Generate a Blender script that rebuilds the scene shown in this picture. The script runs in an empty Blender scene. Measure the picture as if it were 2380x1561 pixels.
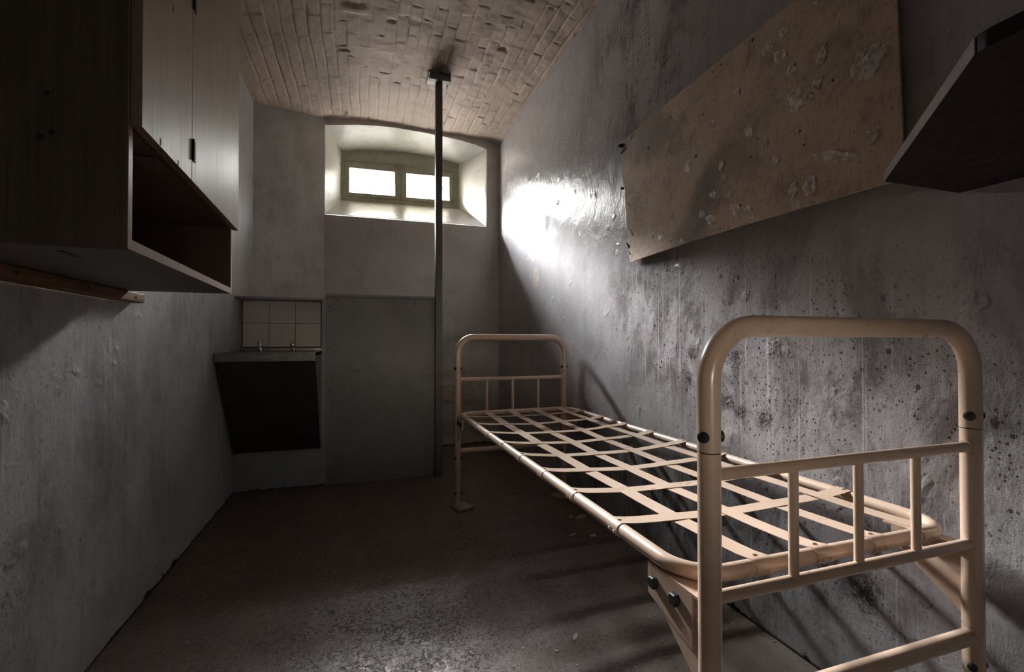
import bpy, bmesh, math, random
import numpy as np
from mathutils import Vector, Matrix
random.seed(7)
rng = np.random.default_rng(11)
S = bpy.context.scene
COL = S.collection
FILL_POWER = 18.  # energy of the added fill light behind the camera
XL, XR, YB, YN = -0.782, 1.334, 4.466, -0.9      # cell walls (m); camera stands at x=0, y=0, z=1

# ------------------------------------------------------------------ helpers
def link(name, me, mat=None, parent=None, smooth=False, loc=None):
    o = bpy.data.objects.new(name, me)
    COL.objects.link(o)
    if mat: me.materials.append(mat)
    if parent: o.parent = parent
    if loc: o.location = loc
    if smooth:
        me.polygons.foreach_set('use_smooth', [True] * len(me.polygons))
        try: me.set_sharp_from_angle(angle=math.radians(smooth if smooth is not True else 40))
        except Exception: pass
    return o

def mesh(name, v, f):
    me = bpy.data.meshes.new(name)
    me.from_pydata([tuple(map(float, p)) for p in v], [], f)
    me.update()
    return me

def fixn(me):
    bm = bmesh.new(); bm.from_mesh(me)
    bmesh.ops.recalc_face_normals(bm, faces=bm.faces[:])
    bm.to_mesh(me); bm.free()
    return me

def thing(name, label, cat, loc=(0, 0, 0), group=None):
    o = bpy.data.objects.new(name, None); COL.objects.link(o)
    o.location = loc; o.empty_display_size = .1
    o['label'] = label; o['category'] = cat
    if group: o['group'] = group
    return o

def tag(o, label, cat, group=None, kind=None):
    o['label'] = label; o['category'] = cat
    if group: o['group'] = group
    if kind: o['kind'] = kind
    return o

def struct(name, me, mat, parent=None, smooth=False):
    o = link(name, me, mat, parent, smooth)
    if not parent: o['kind'] = 'structure'
    return o

def rel(me, off):                                  # shift world-space mesh into its parent's space
    me.transform(Matrix.Translation(-Vector(off))); return me

def box(x0, x1, y0, y1, z0, z1, bev=0.0, seg=2):
    bm = bmesh.new()
    bmesh.ops.create_cube(bm, size=1)
    for v in bm.verts:
        v.co = Vector(((x0 + x1) / 2 + v.co.x * (x1 - x0), (y0 + y1) / 2 + v.co.y * (y1 - y0), (z0 + z1) / 2 + v.co.z * (z1 - z0)))
    if bev: bmesh.ops.bevel(bm, geom=bm.edges[:], offset=bev, segments=seg, affect='EDGES', profile=.6)
    me = bpy.data.meshes.new('box'); bm.to_mesh(me); bm.free()
    return me

def join(meshes):
    bm = bmesh.new()
    for m in meshes: bm.from_mesh(m)
    me = bpy.data.meshes.new('joined'); bm.to_mesh(me); bm.free()
    for m in meshes: bpy.data.meshes.remove(m)
    return me

def prism(poly, axis, a, b, bev=0.0):              # extrude a 2-D outline along an axis
    def P(p, t):
        return {'X': (t, p[0], p[1]), 'Y': (p[0], t, p[1]), 'Z': (p[0], p[1], t)}[axis]
    n = len(poly)
    v = [P(p, a) for p in poly] + [P(p, b) for p in poly]
    f = [tuple(range(n)), tuple(range(2 * n - 1, n - 1, -1))] + [(i, (i + 1) % n, n + (i + 1) % n, n + i) for i in range(n)]
    me = fixn(mesh('prism', v, f))
    if bev:
        bm = bmesh.new(); bm.from_mesh(me)
        bmesh.ops.bevel(bm, geom=bm.edges[:], offset=bev, segments=2, affect='EDGES', profile=.6)
        bm.to_mesh(me); bm.free()
    return me

def tube(pts, r, seg=20, closed=False, caps=True):
    P = [Vector(p) for p in pts]; n = len(P)
    v = []; f = []; prev = None
    for i in range(n):
        if closed: t = (P[(i + 1) % n] - P[i - 1]).normalized()
        else: t = (P[min(i + 1, n - 1)] - P[max(i - 1, 0)]).normalized()
        if prev is None:
            a = Vector((0, 0, 1)) if abs(t.z) < .9 else Vector((1, 0, 0))
            u = (a - t * a.dot(t)).normalized()
        else: u = (prev - t * prev.dot(t)).normalized()
        prev = u; w = t.cross(u)
        rr = r[i] if isinstance(r, (list, tuple)) else r
        for k in range(seg):
            q = 2 * math.pi * k / seg
            v.append(P[i] + (u * math.cos(q) + w * math.sin(q)) * rr)
    m = n if closed else n - 1
    for i in range(m):
        j = (i + 1) % n
        for k in range(seg):
            l = (k + 1) % seg
            f.append((i * seg + k, i * seg + l, j * seg + l, j * seg + k))
    if caps and not closed:
        f.append(tuple(range(seg))); f.append(tuple(range((n - 1) * seg, n * seg)))
    return fixn(mesh('tube', v, f))

def arc(cx, cy, R, a0, a1, n=12):
    return [(cx + R * math.cos(a0 + (a1 - a0) * i / n), cy + R * math.sin(a0 + (a1 - a0) * i / n)) for i in range(n + 1)]

def lathe(prof, seg=20, M=None):                   # profile of (radius, height) about Z
    v = []; f = []; n = len(prof)
    for r, z in prof:
        for k in range(seg):
            q = 2 * math.pi * k / seg; v.append((max(r, 1e-5) * math.cos(q), max(r, 1e-5) * math.sin(q), z))
    for i in range(n - 1):
        for k in range(seg):
            l = (k + 1) % seg; f.append((i * seg + k, i * seg + l, (i + 1) * seg + l, (i + 1) * seg + k))
    f.append(tuple(range(seg - 1, -1, -1))); f.append(tuple(range((n - 1) * seg, n * seg)))
    me = fixn(mesh('lathe', v, f))
    if M is not None: me.transform(M)
    return me

# ------------------------------------------------------------------ node helpers
class M:
    def __init__(s, name):
        s.m = bpy.data.materials.new(name); s.m.use_nodes = True
        s.t = s.m.node_tree; s.t.nodes.clear()
        s.out = s.t.nodes.new('ShaderNodeOutputMaterial')
        s.p = s.t.nodes.new('ShaderNodeBsdfPrincipled')
        s.t.links.new(s.p.outputs[0], s.out.inputs[0])
        s.co = s.t.nodes.new('ShaderNodeTexCoord').outputs['Object']
    def set(s, inp, val):
        if isinstance(val, bpy.types.NodeSocket): s.t.links.new(val, inp)
        elif isinstance(val, (tuple, list)) and inp.type == 'RGBA' and len(val) == 3: inp.default_value = (*val, 1)
        else: inp.default_value = val
    def n(s, ty, out=0, props=None, **ins):
        nd = s.t.nodes.new('ShaderNode' + ty)
        for k, v in (props or {}).items(): setattr(nd, k, v)
        for k, v in ins.items():
            key = int(k[1:]) if k[0] == '_' and k[1:].isdigit() else k.replace('_', ' ')
            s.set(nd.inputs[key], v)
        return nd.outputs[out]
    def math(s, op, a, b=0.0, c=0.0, clamp=False):
        return s.n('Math', 0, {'operation': op, 'use_clamp': clamp}, _0=a, _1=b, _2=c)
    def scale(s, vec, sc, loc=(0, 0, 0)):
        return s.n('Mapping', 0, None, Vector=vec, Scale=sc, Location=loc)
    def noise(s, vec, scale=5., detail=4., rough=.55, dist=0., out=0):
        return s.n('TexNoise', out, None, Vector=vec, Scale=scale, Detail=detail, Roughness=rough, Distortion=dist)
    def ramp(s, val, a, b, lo=0., hi=1., smooth=True):
        return s.n('MapRange', 0, {'interpolation_type': 'SMOOTHSTEP' if smooth else 'LINEAR', 'clamp': True}, _0=val, _1=a, _2=b, _3=lo, _4=hi)
    def mix(s, fac, a, b, mode='MIX'):
        nd = s.t.nodes.new('ShaderNodeMix'); nd.data_type = 'RGBA'; nd.blend_type = mode
        s.set(nd.inputs[0], fac); s.set(nd.inputs[6], a); s.set(nd.inputs[7], b)
        return nd.outputs[2]
    def blob(s, cx, cy, cz, rx, ry, rz, soft=.4, wob=None):   # 1 inside an ellipsoid, 0 outside
        v = s.n('VectorMath', 0, {'operation': 'SUBTRACT'}, _0=s.co, _1=(cx, cy, cz))
        v = s.n('VectorMath', 0, {'operation': 'DIVIDE'}, _0=v, _1=(rx, ry, rz))
        L = s.n('VectorMath', 1, {'operation': 'LENGTH'}, _0=v)
        if wob is not None: L = s.math('ADD', L, wob)
        return s.ramp(L, 1. + soft, 1. - soft)
    def bump(s, h, strength=.3, dist=.01, normal=None):
        k = dict(Height=h, Strength=strength, Distance=dist)
        if normal is not None: k['Normal'] = normal
        return s.n('Bump', 0, None, **k)
    def base(s, **k):
        for a, v in k.items(): s.set(s.p.inputs[a.replace('_', ' ')], v)
        return s.m

def vmax(m, lst):
    r = lst[0]
    for q in lst[1:]: r = m.math('MAXIMUM', r, q)
    return r

# ------------------------------------------------------------------ materials
def wall_mat(name, col, col2, mould=None, peel=None, scuff=None, rough=.36, seed=0., skirt=True, mould_amt=1., spec=.5, streak=1.):
    m = M(name); co = m.scale(m.co, (1, 1, 1), (seed, seed * 1.7, seed * .6))
    big = m.noise(co, 1.3, 5, .6)
    mid = m.noise(co, 6, 6, .65, .6)
    vst = m.noise(m.scale(co, (26, 26, .9)), 1., 4, .65)          # runs of damp
    vst2 = m.noise(m.scale(co, (110, 110, 1.3)), 1., 2, .5)       # fine pale drips
    c = m.mix(m.ramp(big, .3, .72), col, col2)
    c = m.mix(m.math('MULTIPLY', m.ramp(mid, .46, .75), .34), c, tuple(x * .45 for x in col))
    c = m.mix(m.math('MULTIPLY', m.ramp(vst, .53, .8), .42 * streak), c, tuple(x * .38 for x in col2))
    fine = m.noise(co, 46, 5, .7)
    spk = m.noise(co, 150, 3, .6)
    spots = m.n('TexVoronoi', 0, {'feature': 'F1'}, Vector=m.scale(co, (1, 1, .8)), Scale=58.)
    thin = m.ramp(m.noise(co, 3.2, 4, .6), .46, .64)
    speck = m.math('MULTIPLY', m.ramp(spk, .60, .68), m.ramp(m.noise(co, 4.1, 3, .6), .45, .66))
    c = m.mix(m.math('MULTIPLY', speck, .5), c, (.035, .03, .028))
    if mould:
        reg = vmax(m, [m.blob(*b, .75) for b in mould])
        patch = m.math('MULTIPLY', m.ramp(m.noise(m.scale(co, (1, 1.5, .8)), 3.4, 8, .72, .4), .42, .64), reg)
        c = m.mix(m.math('MULTIPLY', patch, .80 * mould_amt), c, (.062, .050, .046))
        def dotlayer(sc, rmax, pw):
            vec = m.scale(co, (1, 1, .85))
            dist = m.n('TexVoronoi', 0, {'feature': 'F1'}, Vector=vec, Scale=sc)
            rnd = m.n('SeparateColor', 0, None, Color=m.n('TexVoronoi', 1, {'feature': 'F1'}, Vector=vec, Scale=sc))
            rad = m.math('MULTIPLY', m.math('POWER', rnd, pw), rmax)
            return m.ramp(m.math('SUBTRACT', m.math('ADD', dist, m.math('MULTIPLY', m.math('SUBTRACT', spk, .5), .14)), rad), .05, -.03)
        dens = m.math('MULTIPLY', reg, m.ramp(m.noise(co, 3.2, 5, .7), .36, .60, .25, 1.))
        dots = m.math('MULTIPLY', dotlayer(44., .34, 9.), dens)
        dots2 = m.math('MULTIPLY', dotlayer(120., .42, 3.2), dens)
        dots3 = m.math('MULTIPLY', dotlayer(280., .52, 1.3), m.math('MULTIPLY', dens, .75))
        c = m.mix(m.math('MULTIPLY', vmax(m, [dots, dots2, dots3]), .9 * mould_amt), c, (.016, .013, .012))
        drip = m.math('MULTIPLY', m.ramp(vst2, .585, .70), reg)
        c = m.mix(m.math('MULTIPLY', drip, .5), c, (.52, .50, .51))
    if scuff:
        w = m.math('MULTIPLY', m.math('SUBTRACT', m.noise(co, 40, 4, .7), .5), 2.4)
        k = vmax(m, [m.blob(*b, .75, w) for b in scuff])
        k = m.math('MULTIPLY', k, m.ramp(m.noise(co, 130, 4, .7), .36, .52))
        c = m.mix(m.math('MULTIPLY', k, .85), c, (.018, .014, .013))
    h = m.math('MULTIPLY', m.noise(m.scale(co, (60, 60, 22)), 1., 5, .65), .35)
    blist = m.ramp(m.noise(co, 9, 3, .5, .3), .62, .80)
    h = m.math('ADD', h, m.math('MULTIPLY', blist, .9))
    h = m.math('ADD', h, m.math('MULTIPLY', mid, .9))
    h = m.math('ADD', h, m.math('MULTIPLY', m.noise(co, 2.2, 3, .5), 2.2))
    r = m.ramp(m.noise(co, 12, 5, .7), .3, .75, rough - .04, rough + .09)
    if peel:
        w = m.math('MULTIPLY', m.math('SUBTRACT', m.noise(co, 22, 5, .75), .5), 1.6)
        k = vmax(m, [m.blob(*b, .06, w) for b in peel])
        c = m.mix(k, c, m.mix(m.ramp(fine, .35, .7), (.46, .37, .31), (.33, .26, .21)))
        h = m.math('SUBTRACT', h, m.math('MULTIPLY', k, 1.3))
        r = m.mix(k, r, (.9, .9, .9))
    if skirt:                                                       # crumbled, dirty joint with the floor
        z = m.n('SeparateXYZ', 2, None, Vector=m.co)
        e = m.math('SUBTRACT', z, m.math('MULTIPLY', m.ramp(m.noise(co, 9, 5, .75), .5, .8), .045))
        k = m.ramp(e, .012, .002)
        c = m.mix(k, c, (.02, .016, .014)); h = m.math('SUBTRACT', h, m.math('MULTIPLY', k, 1.))
    m.base(Base_Color=c, Roughness=r, Normal=m.bump(h, .62, .006), Specular_IOR_Level=spec)
    return m.m

def simple(name, col, rough=.5, metal=0., var=.25, sc=8., bump=.1, spec=.5):
    m = M(name); co = m.co
    n_ = m.noise(co, sc, 5, .65)
    c = m.mix(m.ramp(n_, .3, .72), col, tuple(x * (1 - var) for x in col))
    return m.base(Base_Color=c, Roughness=m.ramp(m.noise(co, sc * 2, 4, .6), .3, .7, rough - .05, rough + .08), Metallic=metal, Specular_IOR_Level=spec, Normal=m.bump(m.noise(co, sc * 5, 4, .6), bump, .002))
GREY, GREY2 = (.45, .437, .43), (.35, .345, .335)
mat_wr = wall_mat('wall_right_paint', (.40, .375, .385), (.31, .29, .297), seed=3.1, rough=.20, spec=.15, streak=.55,
    mould=[(XR, 1.55, 1.02, .5, .75, .34), (XR, 1.0, .75, .5, .7, .42), (XR, 2.02, 2.45, .5, .42, .55), (XR, 1.85, 1.22, .5, .45, .26), (XR, 1.9, .3, .5, 1.3, .3)],
    peel=[(XR, 3.53, 1.83, .3, .115, .165), (XR, 3.44, 1.51, .3, .06, .075), (XR, 2.2, .46, .3, .022, .085)],
    scuff=[(XR, 1.254, .729, .3, .035, .035), (XR, 1.62, .95, .3, .028, .03), (XR, 1.64, .84, .3, .02, .032), (XR, 1.43, .77, .3, .04, .03),
           (XR, 1.38, .93, .3, .03, .05), (XR, 3.2, 1.88, .3, .03, .07), (XR, 1.36, .74, .3, .024, .024), (XR, .93, .30, .3, .04, .05), (XR, 1.05, .33, .3, .03, .03)])
mat_wl = wall_mat('wall_left_paint', GREY, GREY2, seed=8.3, rough=.46, mould=[(XL, 1.6, .6, .5, .8, .7), (XL, 2.7, 1.05, .5, .5, .4)], mould_amt=.55)
mat_wb = wall_mat('wall_back_paint', (.53, .485, .435), (.42, .385, .35), seed=1.4, rough=.42, mould=[(.9, YB, .75, .5, .5, .45)], mould_amt=.4,
    peel=[(.90, YB, .16, .14, .4, .06), (1.13, YB, .13, .10, .4, .05), (.98, YB, .47, .12, .4, .1), (.82, YB, .5, .1, .4, .08)])
mat_wc = wall_mat('wall_corner_paint', (.44, .415, .39), (.36, .34, .32), seed=5.7, rough=.45, mould=[(-.6, 4.2, 2.2, .6, .6, .8)], mould_amt=.3, streak=.6)
mat_wf = wall_mat('wall_front_paint', GREY, GREY2, seed=9.9, rough=.5)
mat_kor = simple('corridor_paint', (.10, .10, .095), .6)  # kept dark so mainly the added fill light itself reaches the cell
mat_rev = wall_mat('window_reveal_paint', (.66, .64, .60), (.58, .56, .52), seed=2.2, rough=.30, skirt=False, streak=.5)
mat_alc = wall_mat('alcove_paint', (.34, .335, .325), (.27, .265, .26), seed=6.1, rough=.45)

def ceiling_mat():
    m = M('ceiling_limewash'); co = m.co
    c = m.mix(m.ramp(m.noise(co, 2.2, 6, .65), .3, .72), (.50, .40, .335), (.39, .315, .265))
    c = m.mix(m.math('MULTIPLY', m.ramp(m.noise(co, 11, 6, .7, .5), .5, .75), .35), c, (.30, .24, .21))
    hole = m.math('MULTIPLY', m.ramp(m.noise(co, 34, 4, .65), .66, .71), m.ramp(m.noise(co, 5, 2, .5), .5, .6))
    c = m.mix(m.math('MULTIPLY', hole, .6), c, (.09, .07, .06))
    h = m.math('ADD', m.noise(co, 24, 5, .65), m.math('MULTIPLY', m.noise(co, 120, 3, .6), .25))
    return m.base(Base_Color=c, Roughness=.75, Normal=m.bump(h, .6, .006))
mat_ceil = ceiling_mat()

def floor_mat():
    m = M('floor_paint'); co = m.co
    c = m.mix(m.ramp(m.noise(co, 1.8, 6, .65), .3, .72), (.145, .094, .064), (.104, .07, .05))
    wear = m.math('MULTIPLY', m.ramp(m.noise(co, 75, 8, .82, 1.2), .46, .58), m.ramp(m.noise(co, 7, 5, .7), .33, .55, .35, 1.))
    c = m.mix(m.math('MULTIPLY', wear, .7), c, (.034, .025, .021))
    x = m.n('SeparateXYZ', 0, None, Vector=co)
    dust = m.math('MULTIPLY', m.ramp(m.math('ADD', x, m.math('MULTIPLY', m.math('SUBTRACT', m.noise(co, 14, 4, .7), .5), .09)), 1.255, 1.30), .55)
    c = m.mix(dust, c, (.30, .25, .21))
    y = m.n('SeparateXYZ', 1, None, Vector=co)
    stain = m.math('MULTIPLY', m.ramp(m.noise(co, 2.3, 4, .6), .56, .7), m.ramp(y, 1.2, 1.9))
    c = m.mix(m.math('MULTIPLY', stain, .35), c, (.12, .09, .07))
    pit = vmax(m, [m.blob(.211, 1.511, 0, .013, .03, .3, .3), m.blob(-.092, 1.847, 0, .012, .016, .3, .3)])
    c = m.mix(pit, c, (.02, .017, .015))
    s1 = m.ramp(m.noise(m.scale(co, (150, 5, 1)), 1., 3, .7), .62, .72)
    s2 = m.ramp(m.noise(m.scale(co, (6, 120, 1)), 1., 3, .7), .64, .74)
    scr = m.math('MAXIMUM', s1, s2)
    c = m.mix(m.math('MULTIPLY', scr, .25), c, (.05, .035, .03))
    r = m.ramp(m.noise(co, 9, 6, .72), .3, .75, .30, .44)
    r = m.math('ADD', r, m.math('MULTIPLY', wear, .42)); r = m.math('ADD', r, m.math('MULTIPLY', scr, .12)); r = m.math('ADD', r, m.math('MULTIPLY', dust, .4), clamp=True)
    h = m.math('SUBTRACT', m.noise(co, 16, 6, .7), m.math('ADD', m.math('MULTIPLY', wear, .12), m.math('MULTIPLY', scr, .15)))
    h = m.math('SUBTRACT', h, m.math('MULTIPLY', pit, 1.))
    return m.base(Base_Color=c, Roughness=r, Normal=m.bump(h, .35, .006), Specular_IOR_Level=.8)
mat_floor = floor_mat()

def enamel_mat():
    m = M('cream_enamel'); co = m.co
    c = m.mix(m.ramp(m.noise(co, 3, 5, .6), .3, .7), (.58, .425, .315), (.51, .365, .265))
    chip = m.math('MULTIPLY', m.ramp(m.noise(co, 150, 4, .65), .665, .70), m.ramp(m.noise(co, 6, 3, .6), .42, .58))
    chip2 = m.ramp(m.noise(co, 38, 5, .72), .735, .755)
    rust = m.math('MULTIPLY', m.ramp(m.noise(co, 9, 6, .75), .58, .80), .35)
    c = m.mix(rust, c, (.30, .19, .13))
    k = m.math('MAXIMUM', chip, chip2)
    c = m.mix(m.math('MULTIPLY', k, .9), c, (.06, .035, .025))
    r = m.math('ADD', m.ramp(m.noise(co, 14, 4, .6), .3, .7, .27, .36), m.math('MULTIPLY', k, .4))
    return m.base(Base_Color=c, Roughness=r, Coat_Weight=.35, Coat_Roughness=.12, Normal=m.bump(m.math('SUBTRACT', m.math('MULTIPLY', m.noise(co, 30, 4, .6), .4), k), .25, .002))
mat_bed = enamel_mat()

mat_bolt = simple('dark_bolt_steel', (.045, .05, .055), .42, .6)
mat_rust = simple('rusty_plate', (.46, .34, .26), .75, 0, .5, 22., .5)
mat_post = simple('grey_post_paint', (.115, .11, .10), .42, 0, .25)
mat_panel = wall_mat('screen_panel_paint', (.215, .207, .19), (.17, .163, .152), seed=4.4, rough=.45, skirt=False, streak=.4)
mat_stile = simple('screen_stile_paint', (.235, .23, .22), .45)
mat_steel = simple('stainless_steel', (.26, .245, .23), .34, .85, .3, 14.)
mat_apron = simple('dark_apron', (.05, .04, .034), .38, .0, .4, 5., .05)  # dark stainless; its dark reflection is put into the colour
mat_chrome = simple('chrome', (.75, .74, .73), .12, 1., .1)
mat_shelf = simple('dark_brown_laminate', (.022, .014, .014), .5, 0, .2, 20., .1, .12)  # brown laminate, made darker to hold the underside's shade
mat_shelf_lit = simple('shelf_lit_edge', (.17, .115, .11), .35, 0, .15, 20., .1, .4)  # lighter copy for the same shelf: window light on its edge put into colour
mat_sash = simple('olive_window_paint', (.37, .355, .255), .42, 0, .2, 12., .15)
mat_latch = simple('brass_latch', (.42, .33, .20), .4, .6, .4, 30.)
mat_grille = simple('glare_pale_grille', (.75, .77, .78), .5)  # bars made pale to hold the glare of the window
mat_flake = simple('paint_flake', (.50, .45, .40), .6, 0, .3, 30.)
mat_tape = simple('green_tape', (.035, .05, .04), .5)
mat_dark = simple('dark_void', (.012, .009, .008), .6)
mat_door = simple('steel_door_paint', (.22, .22, .21), .5)

def wood_mat(name, c1, c2, rough, axis='Z', pore=.4, bump=.35, spec=.35):
    m = M(name); co = m.co
    sc = {'Z': (330, 330, 4.), 'Y': (90, 2.5, 90)}[axis]
    g = m.noise(m.scale(co, sc), 1., 4, .6)
    g2 = m.noise(m.scale(co, tuple(x * .16 if x > 10 else x * .3 for x in sc)), 1., 4, .6, .8)
    c = m.mix(m.ramp(g2, .3, .7), c1, c2)
    c = m.mix(m.math('MULTIPLY', m.ramp(g, .5, .75), pore), c, tuple(x * .35 for x in c2))
    sp = m.ramp(m.noise(co, 18, 3, .6), .70, .74)
    c = m.mix(m.math('MULTIPLY', sp, .5), c, (.02, .012, .01))
    r = m.ramp(g, .3, .7, rough - .04, rough + .1)
    return m.base(Base_Color=c, Roughness=r, Specular_IOR_Level=spec, Normal=m.bump(g, bump, .0012))
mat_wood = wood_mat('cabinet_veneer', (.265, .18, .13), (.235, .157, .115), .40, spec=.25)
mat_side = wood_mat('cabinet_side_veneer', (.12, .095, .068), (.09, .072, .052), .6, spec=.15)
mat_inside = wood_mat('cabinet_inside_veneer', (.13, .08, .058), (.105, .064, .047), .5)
mat_edge = wood_mat('cabinet_edge_band', (.30, .19, .145), (.25, .16, .12), .4)
mat_under = wood_mat('cabinet_underside_board', (.16, .135, .115), (.13, .11, .095), .5, 'Y')
mat_batten = wood_mat('pine_batten', (.19, .10, .052), (.135, .072, .04), .5, 'Y')

def board_mat():
    m = M('fibreboard'); co = m.co
    c = m.mix(m.ramp(m.noise(co, 3.4, 6, .65), .3, .72), (.60, .455, .35), (.43, .325, .25))
    c = m.mix(m.math('MULTIPLY', m.ramp(m.noise(co, 60, 4, .7), .52, .7), .45), c, (.16, .11, .08))
    blue = m.math('MULTIPLY', m.ramp(m.noise(co, 2.1, 4, .6), .50, .66), .55)
    c = m.mix(m.math('MULTIPLY', m.ramp(m.noise(co, 7, 6, .7, .6), .48, .72), .45), c, (.16, .115, .085))
    c = m.mix(m.math('MULTIPLY', m.ramp(m.noise(m.scale(co, (60, 170, 16)), 1., 4, .65), .5, .72), .35), c, (.14, .10, .075))
    c = m.mix(blue, c, (.16, .14, .135))
    sc = m.math('MULTIPLY', m.ramp(m.noise(m.n('Mapping', 0, None, Vector=co, Rotation=(.6, 0, 0), Scale=(20, 6, 90)), 1., 3, .7), .66, .74), m.ramp(m.noise(co, 3, 3, .6), .5, .62))
    c = m.mix(m.math('MULTIPLY', sc, .5), c, (.07, .05, .04))
    hole = m.ramp(m.noise(co, 30, 2, .5), .735, .755)
    c = m.mix(hole, c, (.02, .014, .01))
    h = m.math('ADD', m.noise(co, 95, 5, .7), m.math('MULTIPLY', m.noise(co, 12, 4, .6), .8))
    return m.base(Base_Color=c, Roughness=.8, Specular_IOR_Level=.2, Normal=m.bump(m.math('SUBTRACT', h, m.math('MULTIPLY', hole, 2.)), .55, .003))
mat_board = board_mat()
def glue_mat():
    m = M('dried_glue'); co = m.co
    n_ = m.noise(co, 55, 4, .6)
    c = m.mix(m.ramp(n_, .38, .62), (.36, .275, .21), (.66, .56, .49))
    return m.base(Base_Color=c, Roughness=.5, Normal=m.bump(m.noise(co, 60, 5, .75, .6), 1., .006))
mat_glue = glue_mat()
def tile_mat():
    m = M('cream_wall_tile')
    c = m.mix(m.ramp(m.noise(m.co, 4, 5, .6), .3, .7), (.80, .72, .64), (.73, .66, .58))
    return m.base(Base_Color=c, Roughness=.3)
mat_tile = tile_mat()
def glass_mat():
    m = M('window_glass')
    tr = m.t.nodes.new('ShaderNodeBsdfTransparent'); tr.inputs[0].default_value = (.95, .965, .97, 1)
    gl = m.t.nodes.new('ShaderNodeBsdfGlossy'); gl.inputs['Roughness'].default_value = .03
    mx = m.t.nodes.new('ShaderNodeMixShader'); mx.inputs[0].default_value = .06
    m.t.links.new(tr.outputs[0], mx.inputs[1]); m.t.links.new(gl.outputs[0], mx.inputs[2])
    m.t.links.new(mx.outputs[0], m.out.inputs[0])
    return m.m
mat_glass = glass_mat()

# ------------------------------------------------------------------ the setting
def sheet(name, p, mat):                            # one rectangular surface
    return struct(name, mesh(name, p, [(0, 1, 2, 3)]), mat)
sheet('floor', [(XL - .2, YN - .1, 0), (XR + .1, YN - .1, 0), (XR + .1, YB + .1, 0), (XL - .2, YB + .1, 0)], mat_floor)
sheet('wall_left', [(XL, YN - .1, -.05), (XL, 4.05, -.05), (XL, 4.05, 3.02), (XL, YN - .1, 3.02)], mat_wl)
sheet('wall_right', [(XR, YB + .02, -.05), (XR, YN - .1, -.05), (XR, YN - .1, 3.06), (XR, YB + .02, 3.06)], mat_wr)
HX0, HX1, HZ0, HZ1 = -.05, .55, .86, 1.085            # unseen hatch, added behind the camera to let fill light in
struct('wall_front', join([box(XL - .1, HX0 - .25, YN - .12, YN, -.05, 3.1), box(HX1 + .17, XR + .05, YN - .12, YN, -.05, 3.1), box(HX0 - .25, HX1 + .17, YN - .12, YN, 2.02, 3.1)]), mat_wf)
KY = YN - .12                                       # unseen corridor, added to house the fill light
def corridor():
    x0, x1, y0, h = -1.6, 2.2, KY - 1.7, 2.62
    v = [(x0, KY, -.02), (x1, KY, -.02), (x1, y0, -.02), (x0, y0, -.02), (x0, KY, h), (x1, KY, h), (x1, y0, h), (x0, y0, h)]
    f = [(3, 2, 1, 0), (4, 5, 6, 7), (1, 2, 6, 5), (2, 3, 7, 6), (3, 0, 4, 7)]
    struct('wall_added_corridor', mesh('wall_added_corridor', v, f), mat_kor)
corridor()
sheet('wall_corner', [(XL - .011, 4.04, -.05), (-.288, YB + .004, -.05), (-.288, YB + .004, 3.1), (XL - .011, 4.04, 3.1)], mat_wc)

# vaulted brick ceiling: every brick and joint is real relief
prof_x = [-.85, -.70, -.55, -.29, 0, .3, .69, 1.03, 1.30, 1.40]
prof_z = [2.845, 2.885, 2.935, 3.012, 3.03, 3.038, 3.03, 3.016, 2.982, 2.966]
pc = np.polyfit(prof_x, prof_z, 5)
def zc(x): return np.polyval(pc, x)
def smooth_noise(nx, ny, cell_x, cell_y):
    gx, gy = int(nx / cell_x) + 3, int(ny / cell_y) + 3
    g = rng.random((gx, gy)) - .5
    x = np.arange(nx) / cell_x; y = np.arange(ny) / cell_y
    xi = x.astype(int); yi = y.astype(int); fx = x - xi; fy = y - yi
    fx = fx * fx * (3 - 2 * fx); fy = fy * fy * (3 - 2 * fy)
    a = g[np.ix_(xi, yi)]; b = g[np.ix_(xi + 1, yi)]; c = g[np.ix_(xi, yi + 1)]; d = g[np.ix_(xi + 1, yi + 1)]
    FX = fx[:, None]; FY = fy[None, :]
    return (a * (1 - FX) + b * FX) * (1 - FY) + (c * (1 - FX) + d * FX) * FY
CEIL_SPOTS = [(-.105, 3.42, .035, .012, -.03), (-.10, 4.36, .012, .03, .02), (-.60, 3.05, .05, .010, -.02), (.95, 3.05, .03, .02, -.012), (-.03, 2.98, .075, .035, .012), (.20, 3.03, .03, .02, -.008)]
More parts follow.
